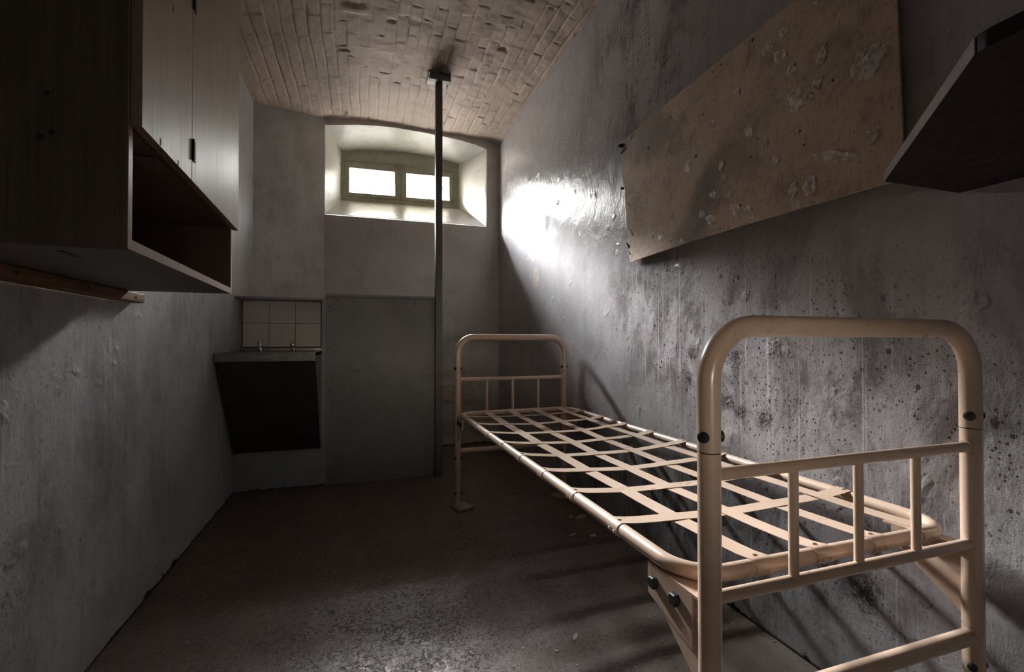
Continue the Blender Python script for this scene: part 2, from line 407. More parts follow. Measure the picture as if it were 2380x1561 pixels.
def build_ceiling():
    x = np.arange(-.85, 1.401, .0065); y = np.arange(1.45, YB + .06, .009)
    nx, ny = len(x), len(y)
    X, Y = np.meshgrid(x, y, indexing='ij')
    wob = smooth_noise(nx, ny, 30, 40) * .014 + smooth_noise(nx, ny, 9, 12) * .006
    U = (X + wob) / .0765; row = np.floor(U).astype(int); fu = U - row
    off = rng.random(400)[(row + 100) % 400] * .35 + (row % 2) * .5
    wob2 = smooth_noise(nx, ny, 12, 30) * .02
    V = (Y + wob2) / .262 + off; colm = np.floor(V).astype(int); fv = V - colm
    hsh = np.abs(np.sin(row * 12.9898 + colm * 78.233) * 43758.5453) % 1.0
    hsh2 = np.abs(np.sin(row * 39.346 + colm * 11.135) * 24634.6345) % 1.0
    du = np.minimum(fu, 1 - fu) * .0765; dv = np.minimum(fv, 1 - fv) * .262
    jw = .0045 + smooth_noise(nx, ny, 25, 25) * .004
    ju = 1 - np.clip(du / (jw + .004), 0, 1); jv = 1 - np.clip(dv / (jw + .004), 0, 1)
    fill = np.clip(.62 + smooth_noise(nx, ny, 45, 45) * 1.3, .12, 1)
    fillv = np.clip(.72 + smooth_noise(nx, ny, 20, 20) * 1.5, .1, 1)
    h = -np.maximum(ju * fill, jv * fillv * .72) ** 1.2 * .0078
    h += (hsh - .5) * .0050 + (hsh2 - .5) * (fu - .5) * .006 + smooth_noise(nx, ny, 6, 5) * .0035 + smooth_noise(nx, ny, 16, 14) * .006
    h += smooth_noise(nx, ny, 2, 2) * .0012
    for (px, py, rx, ry, dp) in CEIL_SPOTS:
        h += dp * np.exp(-(((X - px) / rx) ** 4 + ((Y - py) / ry) ** 4))
    Z = zc(X) - h
    v = np.stack([X, Y, Z], -1).reshape(-1, 3)
    i = np.arange(nx * ny).reshape(nx, ny)
    f = np.stack([i[:-1, :-1], i[:-1, 1:], i[1:, 1:], i[1:, :-1]], -1).reshape(-1, 4)
    me = bpy.data.meshes.new('ceiling')
    me.vertices.add(len(v)); me.vertices.foreach_set('co', v.astype(np.float32).ravel())
    me.loops.add(f.size); me.loops.foreach_set('vertex_index', f.astype(np.int32).ravel())
    me.polygons.add(len(f)); me.polygons.foreach_set('loop_start', np.arange(0, f.size, 4, dtype=np.int32))
    me.update(); me.validate()
    # plain continuation over the camera
    bm = bmesh.new(); bm.from_mesh(me)
    xs = np.linspace(-.85, 1.40, 30); L = []
    for yy in (YN - .1, 1.452):
        L.append([bm.verts.new((a, yy, zc(a) + .001)) for a in xs])
    for k in range(29): bm.faces.new((L[0][k], L[1][k], L[1][k + 1], L[0][k + 1]))
    bm.to_mesh(me); bm.free()
    struct('ceiling', me, mat_ceil, smooth=True)
build_ceiling()

# back wall with its deep splayed window opening
outer_top = [(-.292, 2.945), (-.2, 2.957), (-.012, 2.986), (.15, 3.0), (.323, 3.008), (.585, 2.999), (.8, 2.985), (.949, 2.972), (1.09, 2.950), (1.208, 2.918)]
inner_top = [(-.165, 2.879), (-.09, 2.890), (.077, 2.917), (.2, 2.928), (.33, 2.937), (.443, 2.941), (.6, 2.937), (.733, 2.929), (.87, 2.909), (1.004, 2.882)]
O0, O1 = (-.292, 2.142), (1.208, 2.145)
I0, I1 = (-.165, 2.392), (1.004, 2.412)
YF = 4.85
def back_wall():
    v = []; f = []
    def q(*p): i = len(v); v.extend(p); f.append(tuple(range(i, i + len(p))))
    P = lambda p, y: (p[0], y, p[1])
    q((-.30, YB, -.05), (XR + .02, YB, -.05), (XR + .02, YB, 2.145), P(O1, YB), P(O0, YB), (-.30, YB, 2.142))
    q(P(O1, YB), (XR + .02, YB, 2.145), (XR + .02, YB, 2.918), P(outer_top[-1], YB))
    q((-.30, YB, 2.142), P(O0, YB), P(outer_top[0], YB), (-.30, YB, 2.945))
    T = 3.14
    for a, b in zip(outer_top[:-1], outer_top[1:]): q(P(a, YB), P(b, YB), (b[0], YB, T), (a[0], YB, T))
    q(P(outer_top[-1], YB), (XR + .02, YB, 2.918), (XR + .02, YB, T), (1.208, YB, T))
    q((-.30, YB, 2.945), P(outer_top[0], YB), (-.292, YB, T), (-.30, YB, T))
    struct('wall_back', mesh('wall_back', v, f), mat_wb)
back_wall()
def reveal():
    prof = []
    lo = [O0] + outer_top + [O1]; li = [I0] + inner_top + [I1]
    rows = []
    for y, t in ((YB - .001, 0.), (YB + .008, .035), (YB + .02, .06), (YB + .15, .40), (YF - .08, .80), (YF + .02, 1.04)):
        rows.append([(a[0] * (1 - t) + b[0] * t, y, a[1] * (1 - t) + b[1] * t) for a, b in zip(lo, li)])
    out = [(-.20, 2.37)] + [(a * 1.0 + (-.03 if a < .4 else .03), z + .03) for a, z in inner_top] + [(1.04, 2.38)]
    rows.append([(a, YF + .06, z) for a, z in out]); rows.append([(a, YF + .46, z) for a, z in out])
    n = len(lo); v = [p for r in rows for p in r]; f = []
    for i in range(len(rows) - 1):
        for k in range(n):
            l = (k + 1) % n; f.append((i * n + k, i * n + l, (i + 1) * n + l, (i + 1) * n + k))
    me = fixn(mesh('window_reveal', v, f))
    o = struct('trim_1', me, mat_rev, smooth=28)
    return o
reveal()

# window: arched olive frame, two hinged sashes, panes, catches
win = bpy.data.objects.new('window_1', None); COL.objects.link(win); win['kind'] = 'structure'
win.location = (.42, YF, 2.4)
wl = win.location
def arch_plate(outer, holes, y0, y1):               # outline with rectangular holes, extruded in Y
    bm = bmesh.new()
    def loop(pts, y): return [bm.verts.new((p[0], y, p[1])) for p in pts]
    edges = []
    lo = loop(outer, y0); edges += [bm.edges.new((lo[i], lo[(i + 1) % len(lo)])) for i in range(len(lo))]
    for h in holes:
        lh = loop(h, y0); edges += [bm.edges.new((lh[i], lh[(i + 1) % len(lh)])) for i in range(len(lh))]
    bmesh.ops.triangle_fill(bm, edges=edges, use_beauty=True)
    r = bmesh.ops.extrude_face_region(bm, geom=bm.faces[:])
    for e in r['geom']:
        if isinstance(e, bmesh.types.BMVert): e.co.y += y1 - y0
    bmesh.ops.recalc_face_normals(bm, faces=bm.faces[:])
    me = bpy.data.meshes.new('plate'); bm.to_mesh(me); bm.free()
    return me
SL = [(-.132, 2.437), (.420, 2.445), (.420, 2.792), (-.132, 2.777)]
SR = [(.430, 2.446), (.948, 2.449), (.948, 2.786), (.430, 2.786)]
PL = [(-.089, 2.477), (.350, 2.484), (.346, 2.727), (-.089, 2.722)]
PR = [(.466, 2.481), (.909, 2.488), (.906, 2.735), (.464, 2.726)]
outline = [(I0[0] - .012, I0[1] - .01)] + [(1.016, I1[1] - .01)] + [(a, z + .012) for a, z in reversed(inner_top)]
outline[2] = (1.016, 2.892); outline[-1] = (-.177, 2.889)
def grow(p, d): return [(q[0] + (-d if i_ in (0, 3) else d), q[1] + (-d if i_ < 2 else d)) for i_, q in enumerate(p)]
BOTH = [(-.135, 2.434), (.951, 2.446), (.951, 2.790), (-.135, 2.781)]
link('window_frame', rel(join([arch_plate(outline, [grow(PL, .012), grow(PR, .012)], YF + .0125, YF + .06), arch_plate(outline, [BOTH], YF, YF + .0125)]), wl), mat_sash, win)
link('head_bead', rel(tube([(-.16, YF - .004, 2.800), (.42, YF - .004, 2.812), (1.0, YF - .004, 2.805)], .006, 8), wl), mat_sash, win)
for S_, P_ in ((SL, PL), (SR, PR)):
    s = link('sash', rel(arch_plate(S_, [P_], YF + .001, YF + .012), wl), mat_sash, win)
    gp = [(p[0] + (.008 if i in (1, 2) else -.008), p[1] + (.008 if i > 1 else -.008)) for i, p in enumerate(P_)]
    link('pane', rel(prism(gp, 'Y', YF + .0122, YF + .0152), wl), mat_glass, s)
link('meeting_bead', rel(box(.415, .436, YF - .006, YF + .006, 2.446, 2.79, .003), wl), mat_sash, win)
link('top_catch', rel(join([box(.350, .410, YF - .012, YF + .002, 2.775, 2.792, .003), box(.370, .390, YF - .022, YF, 2.752, 2.805, .004)]), wl), mat_latch, win)
link('side_bolt', rel(join([box(.436, .448, YF - .012, YF + .002, 2.735, 2.800, .003), tube([(.442, YF - .014, 2.74), (.442, YF - .014, 2.81)], .004, 8)]), wl), mat_latch, win)
link('bottom_bolt', rel(join([box(.402, .418, YF - .012, YF + .002, 2.448, 2.515, .003), tube([(.410, YF - .014, 2.43), (.410, YF - .014, 2.51)], .005, 8)]), wl), mat_latch, win)
for hx, hz in ((-.135, 2.74), (-.135, 2.54), (.951, 2.74), (.951, 2.50)):
    link('hinge', rel(tube([(hx, YF - .004, hz - .025), (hx, YF - .004, hz + .025)], .006, 8), wl), mat_sash, win)

# grille outside the window
gr = thing('window_grille', 'glare-paled iron grille of crossed bars outside the barred high window', 'grille', (.42, YF + .27, 2.35))
for bx in np.arange(-.20 + .12, 1.05, .165):
    link('vertical_bar', rel(tube([(bx, YF + .27, 2.345), (bx, YF + .27, 2.96)], .010, 10), gr.location), mat_grille, gr, True)
for bz in (2.52, 2.70, 2.86):
    link('cross_bar', rel(box(-.20, 1.04, YF + .258, YF + .268, bz - .014, bz + .014, .002), gr.location), mat_grille, gr)

# alcove: half-height wall in the corner with the tiled niche for the basin
YP = 3.502
def alcove():
    f = [box(-.242, -.214, YP, 4.5, 0, 1.305), box(XL, -.242, YP, 3.72, 1.290, 1.305), box(XL, -.242, 3.70, 3.74, .0, 1.295), box(XL, -.242, YP, 3.705, 0, .9145),
         box(XL, -.214, 3.73, 4.42, 1.29, 1.304)]
    struct('wall_alcove', join(f), mat_alc)
alcove()
tp = bpy.data.objects.new('trim_2', None); COL.objects.link(tp); tp['kind'] = 'structure'; tp.location = (-.51, 3.70, 1.13)
tx = [-.772, -.604, -.433, -.262]; tz = [.962, 1.133, 1.296]
tiles = [box(tx[i] + .0012, tx[i + 1] - .0012, 3.692, 3.703, tz[j] + .0012, tz[j + 1] - .0012, .0015) for i in range(3) for j in range(2)]
link('tile_panel', rel(join(tiles), tp.location), mat_tile, tp)
link('grout', rel(box(-.775, -.259, 3.6955, 3.7035, .958, 1.2955), tp.location), mat_dark, tp)

# closed steel cell door, out of view; its open hatch is added for fill light
dr = bpy.data.objects.new('door_1', None); COL.objects.link(dr); dr['kind'] = 'structure'; dr.location = (HX0, KY, 0)
a0, a1, y0_, y1_ = HX0 - .25, HX1 + .17, YN - .08, YN - .04
link('door_leaf', rel(join([box(a0, HX0, y0_, y1_, -.02, 2.03), box(HX1, a1, y0_, y1_, -.02, 2.03), box(HX0, HX1, y0_, y1_, -.02, HZ0), box(HX0, HX1, y0_, y1_, HZ1, 2.03)]), dr.location), mat_door, dr)
link('added_hatch', rel(box(HX0, HX1, y0_ - .30, y0_ - .002, HZ0 - .03, HZ0 - .006, .003), dr.location), mat_door, dr)  # flap of the hatch added for the fill light
link('door_handle', rel(tube([(a0 + .06, y1_, 1.0), (a0 + .06, y1_ + .045, 1.0), (a0 + .06, y1_ + .045, 1.2), (a0 + .06, y1_, 1.2)], .01, 10), dr.location), mat_bolt, dr)
lm = bpy.data.objects.new('added_fill_mount', None); COL.objects.link(lm); lm['kind'] = 'structure'; lm.location = (.08, KY - 1.58, 1.0)
link('added_fill_housing', box(-.34, .34, -.12, -.01, -.22, .22, .01), mat_grille, lm)
ld = bpy.data.lights.new('added_fill_light', 'AREA'); ld.shape = 'RECTANGLE'; ld.size = .50; ld.size_y = .30; ld.energy = FILL_POWER; ld.color = (1., .88, .74)  # unseen lamp, added to brighten surfaces that face the camera
lo = bpy.data.objects.new('added_fill_light', ld); COL.objects.link(lo); lo.parent = lm; lo.location = (0, 0, 0); lo.rotation_euler = (math.radians(90), 0, 0)

# ------------------------------------------------------------------ iron bed
BX0, BX1, YH, YT = .571, 1.272, 2.771, .653        # post lines, head and foot planes
ZT, ZCR, ZLB = 1.027, .771, .350
RP = .0195
bed = thing('iron_bed', 'cream painted iron bed frame with bare woven metal strap base along the right wall', 'bed', (.92, 1.71, 0))
bl = bed.location
def bpart(name, me, mat=mat_bed, parent=None, smooth=True):
    return link(name, rel(me, bl), mat, parent or bed, smooth)
def bolt_mesh(p, d, r=.0105, hgt=.008):             # slotted round head on the side of a post
    d = Vector(d).normalized()
    Mx = Matrix.Translation(Vector(p)) @ d.to_track_quat('Z', 'Y').to_matrix().to_4x4()
    head = lathe([(r * .95, -.002), (r, .0015), (r * .92, hgt * .7), (r * .5, hgt), (0.001, hgt)], 14)
    bm = bmesh.new(); bm.from_mesh(head)
    me = bpy.data.meshes.new('bolt'); bm.to_mesh(me); bm.free(); bpy.data.meshes.remove(head)
    me.transform(Mx); return me
def hexbolt(p, d, r=.013):
    d = Vector(d).normalized()
    Mx = Matrix.Translation(Vector(p)) @ d.to_track_quat('Z', 'Y').to_matrix().to_4x4()
    return lathe([(r, -.003), (r, .008), (r * .85, .010)], 6, Mx)
def bed_end(Y, inward):
    R = .098; j = .812
    hoop = [(BX0, Y, j)] + [(a, Y, b) for a, b in arc(BX0 + R, ZT - R, R, math.pi, math.pi / 2, 14)] + \
           [(a, Y, b) for a, b in arc(BX1 - R, ZT - R, R, math.pi / 2, 0, 14)] + [(BX1, Y, j)]
    bpart('hoop', tube(hoop, RP, 28))
    for X in (BX0, BX1):
        bpart('post', tube([(X, Y, .012), (X, Y, j - .0022)], RP - .0004, 28))
        bpart('post_seam', tube([(X, Y, j - .003), (X, Y, j + .001)], RP - .0018, 24), mat_dark)
        for s in (-1, 1):
            bpart('bolt', bolt_mesh((X + s * RP * .80, Y - .006, .838), (s, -.35, 0)), mat_bolt)
            bpart('bolt', bolt_mesh((X + s * RP * .80, Y - .006, .300), (s, -.35, 0), .009), mat_bolt)
            bpart('bolt', bolt_mesh((X + s * RP * .80, Y - .006, .09), (s, -.35, 0), .009), mat_bolt)
        # angle bracket and gusset under the corner of the base
        sx = -1 if X == BX0 else 1
        xo = X - sx * -.004
        y0, y1 = Y + inward * .014, Y + inward * .165
        tri = [(y0, .548), (y1, .548), (y1, .505), (y0, .392)]
        g = bpart('gusset', prism(tri, 'X', xo - .002, xo + .002), smooth=False)
        ox = xo + sx * .002
        ang = join([prism([(min(y0 + inward * .02, y1), .5495), (max(y0 + inward * .02, y1), .5495), (max(y0 + inward * .02, y1), .492 if inward > 0 else .455), (min(y0 + inward * .02, y1), .455 if inward > 0 else .492)], 'X', min(ox, ox + sx * .004), max(ox, ox + sx * .004)),
                    box(min(ox + sx * .004, ox - sx * .034), max(ox + sx * .004, ox - sx * .034), min(y0, y1), max(y0, y1), .5495, .5545)])
        a_ = bpart('angle_bracket', ang, smooth=False)
        for t in (.045, .11):
            bpart('hex_bolt', hexbolt((ox + sx * .004, y0 + inward * (t + .02), .522), (sx, 0, 0)), mat_bolt, a_) if False else \
            link('hex_bolt', rel(hexbolt((ox + sx * .004, y0 + inward * (t + .018), .522), (sx, 0, 0)), bl), mat_bolt, a_, False)
    bpart('crossbar', tube([(BX0 + .015, Y, ZCR), (BX1 - .015, Y, ZCR)], .0112, 20))
    bpart('crossbar', tube([(BX0 + .015, Y, .561), (BX1 - .015, Y, .561)], .0112, 20))
    bpart('crossbar', tube([(BX0 + .015, Y, ZLB + .012), (BX1 - .015, Y, ZLB + .012)] if inward > 0 else [(BX0 + .015, Y, .343), (BX1 - .015, Y, .343)], .0165 if inward > 0 else .014, 20))
    for X in ((.76, .927, 1.092) if inward > 0 else (.752, .919, 1.091)):
        bpart('baluster', tube([(X, Y, .560), (X, Y, ZCR)], .0088, 16))
    for X in (BX0, BX1):
        for z in (ZCR,):
            bpart('weld', lathe([(.0135, -.004), (.0128, .0), (.0115, .004)], 16, Matrix.Translation((X + (.017 if X == BX0 else -.017), Y, z)) @ Matrix.Rotation(math.pi / 2, 4, 'Y')))
bed_end(YH, -1); bed_end(YT, 1)
for X, Y, a in ((BX0 + .025, YH, .30), (BX1 - .02, YH, .42), (BX0, YT, .2), (BX1, YT, .2)):
    p = box(-.055, .055, -.055, .055, .0, .013, .002)
    p.transform(Matrix.Translation((X, Y - .005, 0.0005)) @ Matrix.Rotation(a, 4, 'Z'))
    bpart('foot_plate', p, mat_rust, None, False)

RX0, RX1, RY0, RY1, RZ, RR = .572, 1.292, .702, 2.715, .5705, .0155
def rrect(x0, x1, y0, y1, R, z, n=10):
    c = arc(x1 - R, y0 + R, R, -math.pi / 2, 0, n) + arc(x1 - R, y1 - R, R, 0, math.pi / 2, n) + arc(x0 + R, y1 - R, R, math.pi / 2, math.pi, n) + arc(x0 + R, y0 + R, R, math.pi, 1.5 * math.pi, n)
    return [(a, b, z) for a, b in c]
base_frame = bpart('base_frame', tube(rrect(RX0, RX1, RY0, RY1, .085, RZ), RR, 24, True))
CY = [2.535, 2.30, 2.067, 1.845, 1.625, 1.405, 1.182, .951]
LX = [.73, .885, 1.045, 1.197]
TOPZ = RZ + RR + .0012
def sag(x, y):
    s = min(max((x - RX0) / (RX1 - RX0), 0), 1); t = min(max((y - RY0) / (RY1 - RY0), 0), 1)
    return -.024 * math.sin(math.pi * s) ** .7 * math.sin(math.pi * t) ** .45
def ribbon(path, wdir, w, th=.0014):                # path of (point, normal)
    v = []; f = []; wd = Vector(wdir)
    for p, nrm in path:
        p = Vector(p); nrm = Vector(nrm)
        v += [p - wd * w / 2, p + wd * w / 2, p + wd * w / 2 + nrm * th, p - wd * w / 2 + nrm * th]
    for i in range(len(path) - 1):
        a, b = i * 4, i * 4 + 4
        for k in range(4): f.append((a + k, a + (k + 1) % 4, b + (k + 1) % 4, b + k))
    e = len(v) - 4; f += [(0, 1, 2, 3), (e, e + 1, e + 2, e + 3)]
    return fixn(mesh('ribbon', v, f))
def rivet(strap, p, d, r=.0045):
    Mx = Matrix.Translation(Vector(p)) @ Vector(d).normalized().to_track_quat('Z', 'Y').to_matrix().to_4x4()
    link('rivet', rel(lathe([(r, 0), (r * .8, .0018), (.001, .0024)], 10, Mx), bl), mat_bed, strap, True)
for i, cy in enumerate(CY):                          # cross straps wrap over both side tubes
    path = []; r = RR + .0004
    for k in range(13):
        a = math.radians(230 - k * 140 / 12)
        path.append(((RX0 + r * math.cos(a), cy, RZ + r * math.sin(a)), (math.cos(a), 0, math.sin(a))))
    n = 40; xs = np.linspace(RX0 + .012, RX1 - .012, n)
    for k, x in enumerate(xs[1:-1]):
        over = sum((1 if (i + j) % 2 else -1) * math.exp(-((x - lx) / .05) ** 2) for j, lx in enumerate(LX))
        path.append(((x, cy, TOPZ - .0012 + sag(x, cy) + over * .0013), (0, 0, 1)))
    for k in range(13):
        a = math.radians(90 - k * 140 / 12)
        path.append(((RX1 + r * math.cos(a), cy, RZ + r * math.sin(a)), (math.cos(a), 0, math.sin(a))))
    st = bpart('cross_strap', ribbon(path, (0, 1, 0), .042), smooth=30)
    for X, sx in ((RX0, -1), (RX1, 1)):
        rivet(st, (X - sx * .004, cy, TOPZ + .0005), (-sx * .2, 0, 1), .0055)
        rivet(st, (X + sx * (RR + .001), cy - .010, RZ - .004), (sx, 0, 0)); rivet(st, (X + sx * (RR + .001), cy + .010, RZ - .004), (sx, 0, 0))
for j, lx in enumerate(LX):                          # long straps wrap over the end tubes
    path = []; r = RR + .0004
    for k in range(13):
        a = math.radians(230 - k * 140 / 12)
        path.append(((lx, RY0 + r * math.cos(a), RZ + r * math.sin(a)), (0, math.cos(a), math.sin(a))))
    for y in np.linspace(RY0 + .012, RY1 - .012, 90)[1:-1]:
        over = sum((-1 if (i + j) % 2 else 1) * math.exp(-((y - cy) / .06) ** 2) for i, cy in enumerate(CY))
        path.append(((lx, y, TOPZ - .0012 + sag(lx, y) + over * .0013), (0, 0, 1)))
    for k in range(13):
        a = math.radians(90 - k * 140 / 12)
        path.append(((lx, RY1 + r * math.cos(a), RZ + r * math.sin(a)), (0, math.cos(a), math.sin(a))))
    st = bpart('long_strap', ribbon(path, (1, 0, 0), .045), smooth=30)
    rivet(st, (lx, RY0 + .012, TOPZ + .0004), (0, 0, 1), .0055)
    rivet(st, (lx - .010, RY0 - RR - .001, RZ - .003), (0, -1, 0)); rivet(st, (lx + .010, RY0 - RR - .001, RZ - .003), (0, -1, 0))
    rivet(st, (lx, RY1 - .012, TOPZ + .0004), (0, 0, 1), .0055)

# ------------------------------------------------------------------ wall cabinet
cab = thing('wall_cabinet', 'brown wood veneer wall cabinet with doors above an open compartment on the left wall', 'cabinet', (-.595, 1.475, 1.174))
cab.rotation_euler = (0, 0, math.radians(1.9))
cl = cab.location
# local frame: +x into the room, y along the wall, z up
fx, bx_, yn, yf, H = .172, -.172, -.436, .442, 1.42   # front, back, near side, far side, height
def cpart(name, me, mat, parent=None): return link(name, me, mat, parent or cab)
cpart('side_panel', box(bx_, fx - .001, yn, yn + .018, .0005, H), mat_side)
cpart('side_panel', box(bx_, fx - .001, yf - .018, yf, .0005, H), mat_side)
e1 = cpart('edge_facing', box(fx - .001, fx + .0005, yn, yn + .018, 0, H), mat_edge)
e2 = cpart('edge_facing', box(fx - .001, fx + .0005, yf - .018, yf, 0, H), mat_edge)
cpart('bottom_board', box(bx_, fx - .001, yn + .0185, yf - .0185, .0, .019), mat_under)
cpart('edge_facing', box(fx - .001, fx + .0005, yn + .0185, yf - .0185, .0, .019), mat_edge)
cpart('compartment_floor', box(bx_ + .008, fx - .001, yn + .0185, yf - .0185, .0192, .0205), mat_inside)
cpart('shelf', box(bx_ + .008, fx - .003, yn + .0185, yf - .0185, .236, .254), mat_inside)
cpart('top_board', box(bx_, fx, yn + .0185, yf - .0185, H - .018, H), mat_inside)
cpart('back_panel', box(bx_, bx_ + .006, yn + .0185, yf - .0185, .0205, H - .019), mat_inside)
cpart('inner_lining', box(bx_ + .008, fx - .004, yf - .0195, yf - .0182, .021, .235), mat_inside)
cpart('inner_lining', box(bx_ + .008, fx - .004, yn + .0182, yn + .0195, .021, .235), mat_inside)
spl = -.122
D1 = cpart('door', box(fx + .002, fx + .020, yn + .002, spl - .0012, .232, H - .002, .0008), mat_wood)
D2 = cpart('door', box(fx + .002, fx + .020, spl + .0012, yf + .002, .232, H - .002, .0008), mat_wood)
for z0 in (.285, .668):
    cpart('hinge', join([box(fx + .0205, fx + .0225, spl - .001, spl + .024, z0, z0 + .052, .0006), tube([(fx + .0225, spl + .0005, z0), (fx + .0225, spl + .0005, z0 + .052)], .0032, 8)]), mat_dark)
for y, z in ((-.338, .242), (-.226, .238), (-.265, .57)):
    cpart('plug', lathe([(.005, 0), (.005, .0006), (.001, .0009)], 10, Matrix.Translation((fx + .0197, y, z)) @ Matrix.Rotation(math.pi / 2, 4, 'Y') @ Matrix.Scale(1.6, 4, (1, 0, 0))), mat_dark, D1)
cpart('catch', box(fx - .055, fx - .012, -.26, -.18, .231, .2355, .002), mat_under)
for y0, z in ((-.017, .27), (-.025, .19), (-.01, .20)):
    cpart('screw', lathe([(.005, 0), (.0045, .001), (.001, .0014)], 10, Matrix.Translation((y0 + .07, yn + .0004, z)) @ Matrix.Rotation(math.pi / 2, 4, 'X')), mat_dark)
cpart('cam_slot', box(.035, .05, -.37, -.30, -.0008, .001, .0004), mat_dark)

bat = tag(link('wooden_batten', rel(box(XL - .001, XL + .042, .75, 2.03, 1.140, 1.1735, .006, 3), (-.76, 1.4, 1.157)), mat_batten, None, 30, (-.76, 1.4, 1.157)),
          'reddish pine batten screwed to the wall beneath the veneer cabinet', 'batten')
for y in (1.96, 1.66, 1.36):
    link('screw', lathe([(.006, 0), (.005, .001), (.001, .0014)], 10, Matrix.Translation((.0205, y - 1.4, .001)) @ Matrix.Rotation(math.pi / 2, 4, 'Y')), mat_dark, bat)

# ------------------------------------------------------------------ wash basin
sk = thing('wash_basin', 'stainless steel wash basin with dark sloping apron below cream tiles', 'sink', (-.51, 3.3, .25))
sl = sk.location
def spart(name, me, mat, parent=None, smooth=False): return link(name, rel(me, sl), mat, parent or sk, smooth)
sx0, sx1 = -.776, -.245
rim = [(3.030, .937), (3.036, .885), (3.05, .883), (3.052, .925), (3.075, .925), (3.075, .937)]
spart('rim', join([prism(rim, 'X', sx0, sx1, .0015), box(sx0, sx0 + .03, 3.07, 3.5, .915, .937, .002), box(sx1 - .03, sx1, 3.07, 3.5, .915, .937, .002), box(sx0 + .006, sx1, 3.44, 3.69, .915, .936, .002)]), mat_steel)
spart('maker_plate', box(-.545, -.475, 3.0265, 3.0315, .904, .920, .001), mat_steel)
v = []
y0b, y1b = 3.078, 3.44
bowl = mesh('bowl', [(sx0 + .03, y0b, .93), (sx1 - .03, y0b, .93), (sx1 - .03, y1b, .93), (sx0 + .03, y1b, .93), (sx0 + .09, y0b + .07, .80), (sx1 - .09, y0b + .07, .80), (sx1 - .09, y1b - .05, .80), (sx0 + .09, y1b - .05, .80)],
            [(0, 1, 5, 4), (1, 2, 6, 5), (2, 3, 7, 6), (3, 0, 4, 7), (4, 5, 6, 7)])
spart('bowl', bowl, mat_steel)
spart('apron', prism([(3.050, .884), (3.056, .884), (3.472, .268), (3.466, .268)], 'X', sx0 + .004, sx1 - .006), mat_apron)
sidep = [(3.054, .885), (3.5, .93), (3.5, .30), (3.47, .262)]
for xs in (sx0, sx1 - .004):
    spart('side_panel', prism([(3.046, .886), (3.052, .934), (3.498, .934), (3.498, .262), (3.462, .262)], 'X', xs, xs + .004), mat_steel)
spart('splash_ledge', box(XL + .003, sx1 - .002, 3.655, 3.69, .934, .958, .003), mat_steel)
for tx_ in (-.645, -.438):
    t = spart('tap', lathe([(.020, .936), (.020, .945), (.015, .948), (.013, .962), (.017, .966), (.0185, .972), (.0175, .996), (.014, 1.0), (.001, 1.001)], 20, Matrix.Translation((tx_, 3.60, 0))), mat_chrome, None, 40)
    spart('spout', tube([(tx_, 3.59, .956), (tx_ + .004, 3.55, .956), (tx_ + .006, 3.525, .948), (tx_ + .006, 3.52, .940)], .0085, 12), mat_chrome, t, 40)

# ------------------------------------------------------------------ privacy screen and its post
scn = thing('privacy_screen', 'waist-high grey painted panel screen beside the basin', 'screen', (.17, YP, 0))
pl = scn.location
link('panel', rel(box(-.188, .546, YP + .006, YP + .022, .008, 1.318), pl), mat_panel, scn)
link('stile', rel(box(-.2135, -.186, YP - .002, YP + .024, .0, 1.318, .002), pl), mat_stile, scn)
link('top_rail', rel(box(-.2135, .545, YP - .006, YP + .030, 1.3185, 1.338, .002), pl), mat_stile, scn)
link('bottom_rail', rel(box(-.186, .546, YP + .004, YP + .024, .0, .0075), pl), mat_stile, scn)
for z in (1.25, .66, .06):
    link('screw', rel(lathe([(.005, 0), (.004, .001), (.001, .0015)], 10, Matrix.Translation((-.195, YP - .002, z)) @ Matrix.Rotation(math.pi / 2, 4, 'X')), pl), mat_dark, scn)
for x, z in ((-.145, 1.29), (.40, 1.28), (-.15, .98)):
    link('screw', rel(lathe([(.005, 0), (.004, .001), (.001, .0015)], 10, Matrix.Translation((x, YP + .006, z)) @ Matrix.Rotation(math.pi / 2, 4, 'X')), pl), mat_dark, scn)
pst = thing('steel_post', 'tall grey steel post from floor to brick ceiling at the end of the screen', 'post', (.573, YP, 0))
ql = pst.location
def qpart(name, me, mat=mat_post, smooth=False): return link(name, rel(me, ql), mat, pst, smooth)
qpart('shaft', box(.5475, .598, YP - .03, YP + .022, .0, 2.955, .003))
qpart('channel_lip', box(.5485, .558, YP - .034, YP - .0305, .01, 2.95, .001))
qpart('head_bracket', box(.497, .653, YP - .075, YP - .028, 2.945, 2.992, .004))
qpart('ceiling_plate', box(.485, .655, YP - .07, YP + .10, 2.996, 3.012, .002))
qpart('side_flange', join([box(.487, .492, YP - .06, YP + .09, 2.962, 2.998), box(.648, .653, YP - .06, YP + .09, 2.962, 2.998)]))
fl = [(.56, YP - .075), (.65, YP - .075), (.65, YP - .09), (.575, YP - .16)]
qpart('wedge', prism(fl, 'Z', 2.995, 3.006))
for x in (.52, .62):
    qpart('screw', lathe([(.006, 0), (.005, -.002), (.001, -.003)], 10, Matrix.Translation((x, YP + .06, 2.996))), mat_dark)

